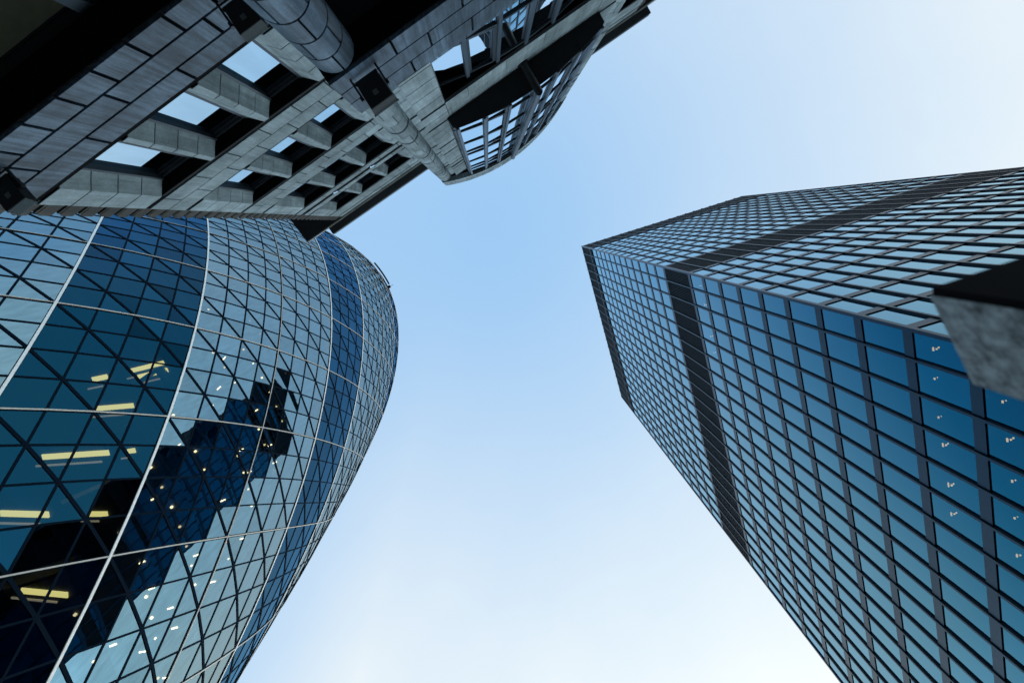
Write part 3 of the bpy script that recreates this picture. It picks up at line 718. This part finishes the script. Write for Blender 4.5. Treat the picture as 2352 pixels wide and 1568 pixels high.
# --- curved stone parapet over bay and columns
RF = .444
def parc(u): return RF + 1.91 - math.sqrt(1.91**2 - (u-UC)**2)
m = AM(); P0, P1 = BL+.002, BR-.002
for (h0, h1, n_, of) in ((5.722,5.955,13,0),(5.958,6.19,13,.5)):
    es = [P0] + [P0+(P1-P0)*(k+of)/n_ for k in range(1 if of == 0 else 0, n_)] + [P1]
    for a, b in zip(es[:-1], es[1:]):
        t = np.linspace(a+.0012, b-.0012, 5); dp = 0 if h0 < 5.9 else -.002
        m.uprism([(u,parc(u)+dp) for u in t] + [(u,parc(u)+.05) for u in t[::-1]], h0, h1)
m.m = 1; t = np.linspace(P0+.002, P1-.002, 41)
m.uprism([(u,parc(u)+.006) for u in t] + [(u,parc(u)+.045) for u in t[::-1]], 5.724, 6.186)
m.build('curved_parapet', [M_LIME, M_JOINT], bld)
m = AM(); m.uprism([(u,parc(u)+.0505) for u in t] + [(P1-.002,1.05),(P0+.002,1.05)], 5.735, 5.76); m.build('parapet_soffit', M_SOFFIT, bld)
# --- round mast in front of the bow, carried on an arm
MU, MD, MR = UC+.002, .428, .0215
m = AM(); m.tube((lx(MU),ly(MD),lz(2.985)),(lx(MU),ly(MD),lz(5.86)),MR*D,24)
for hh in (3.9,4.75,5.45): m.tube((lx(MU),ly(MD),lz(hh)),(lx(MU),ly(MD),lz(hh+.006)),MR*D*1.03,24)
mast = m.build('mast', M_FRAME, bld, smooth=True)
m = AM(); m.tube((lx(MU),ly(FB+.01),lz(2.985)),(lx(MU),ly(MD-.005),lz(2.985)),MR*D*1.04,24); m.tube((lx(MU),ly(FB-.006),lz(2.985)),(lx(MU),ly(FB),lz(2.985)),MR*D*1.5,24)
m.build('mast_arm', M_BLACK, mast)
for hh in (3.68,4.25,4.72,5.33): m = AM(); m.tube((lx(MU),ly(MD+MR),lz(hh)),(lx(MU),ly(BF),lz(hh)),.03,8); m.build('mast_tie', M_FRAME, mast)

# ------------------------------------------------------------------ floodlights on the fascia
def world(u, dep, h): return U*u*D - NO*dep*D + np.array([0,0,h*D+CAMZ])
def floodlight(u, dep, h, label, arm):
    p = world(u, dep, h)
    t = thing('floodlight', label, 'floodlight', tuple(p), UA, 'floodlights on the stone fascia')
    m = MB()                                                    # housing tapers to the front
    m.hexa([(-.15,-.17,-.05),(.15,-.17,-.05),(.165,.14,-.065),(-.165,.14,-.065)], [(-.17,-.17,.06),(.17,-.17,.06),(.18,.18,.08),(-.18,.18,.08)])
    m.build('housing', M_BLACK, t)
    m = MB()
    for k in range(17):
        x = -.155+.31*k/16; m.hexa([(x-.004,.142,-.062),(x+.004,.142,-.062),(x+.004,.145,-.06),(x-.004,.145,-.06)][:0] or [(x-.004,.13,-.066),(x+.004,.13,-.066),(x+.004,.150,-.064),(x-.004,.150,-.064)], [(x-.004,.15,.07),(x+.004,.15,.07),(x+.004,.205,.075),(x-.004,.205,.075)])
    m.box(-.19,.19,.18,.20,.076,.088); m.build('cooling_fins', M_FIN, t)
    m = MB(); m.box(-.17,.17,-.16,.17,.0805,.088); m.build('lens', M_BOWGLASS, t)
    m = MB(); m.hexa([(-.035,-.03,-.0605),(.035,-.03,-.0605),(.035,.035,-.0635),(-.035,.035,-.0635)], [(-.035,-.03,-.05),(.035,-.03,-.05),(.035,.035,-.05),(-.035,.035,-.05)]); m.build('rating_plate', M_PLATE, t)
    m = MB()
    m.box(-.20,-.175,-.30,-.02,-.02,.02); m.box(.175,.20,-.30,-.02,-.02,.02); m.box(-.20,.20,-.32,-.30,-.02,.02)
    m.box(-.215,-.175,-.06,.0,-.035,.035); m.box(.175,.215,-.06,.0,-.035,.035)
    m.box(-.16,.16,-.225,-.175,-.03,.05)
    m.tube((0,-.32,0),(0,-.32-arm,0),.025,10); m.build('bracket', M_BLACK, t)
    m = MB(); q = [(-.16,-.19,0),(-.19,-.26,-.06),(-.12,-.33,-.05),(-.03,-.34,0)]
    for a, b in zip(q[:-1], q[1:]): m.tube(a, b, .009, 8)
    m.build('cable', M_BLACK, t)
floodlight(-.288, .928, 1.79, 'black floodlight with pale plate fixed to the fascia beside the thick lower column', .0)
floodlight(-.072, .525, 1.745, 'black floodlight in front of the foot of the slim ringed upper column', .0)
floodlight(-1.262, .928, 1.79, 'black floodlight at the far left corner of the stone fascia', .0)
# small round lamps on the dark string course
for u, lb in ((-1.025, 'small round wall lamp on the dark strip, nearer the left corner'), (-.607, 'small round wall lamp on the dark strip, nearer the round column')):
    p = world(u, 1.006, 4.905); m = MB()
    o = thing('wall_lamp', lb, 'lamp', tuple(p), UA, 'round lamps on the upper string course')
    m.tube((0,-.03,0),(0,.03,0),.11,24); m.build('base', M_FIN, o)
    m = MB(); m.tube((0,.031,0),(0,.05,0),.105,24,.09); m.build('lens', M_BOWGLASS, o)

# ------------------------------------------------------------------ near stone pillar, out of focus on the right
h = 1.15
P1 = (.842*h, .411*h); P2 = (.918*h, .641*h)
pil = thing('stone_pillar', 'rough grey stone pillar standing close by at the right edge, out of focus', 'pillar', (1.25, .65, 0))
def pl(x, y): return (x-1.25, y-.65)
ex = np.array([.42, .02])
poly = [P1, (P1[0]+ex[0], P1[1]-.01), (P2[0]+ex[0]-.05, P2[1]+.12), (P2[0]+.03, P2[1]+.02), P2]
m = MB(); m.prism([pl(*q) for q in poly], 0, CAMZ+h); m.build('shaft', M_PILLAR, pil)
m = MB(); a = np.array(P1); m.prism([pl(a[0]+.0,a[1]-.020), pl(a[0]+.41,a[1]-.035), pl(a[0]+.41,a[1]-.0115), pl(a[0]+.0,a[1]-.001)], 0, CAMZ+h-.01); m.build('shade_panel', M_MATTE, pil)  # black sheet added over the stone to imitate the shade on this face
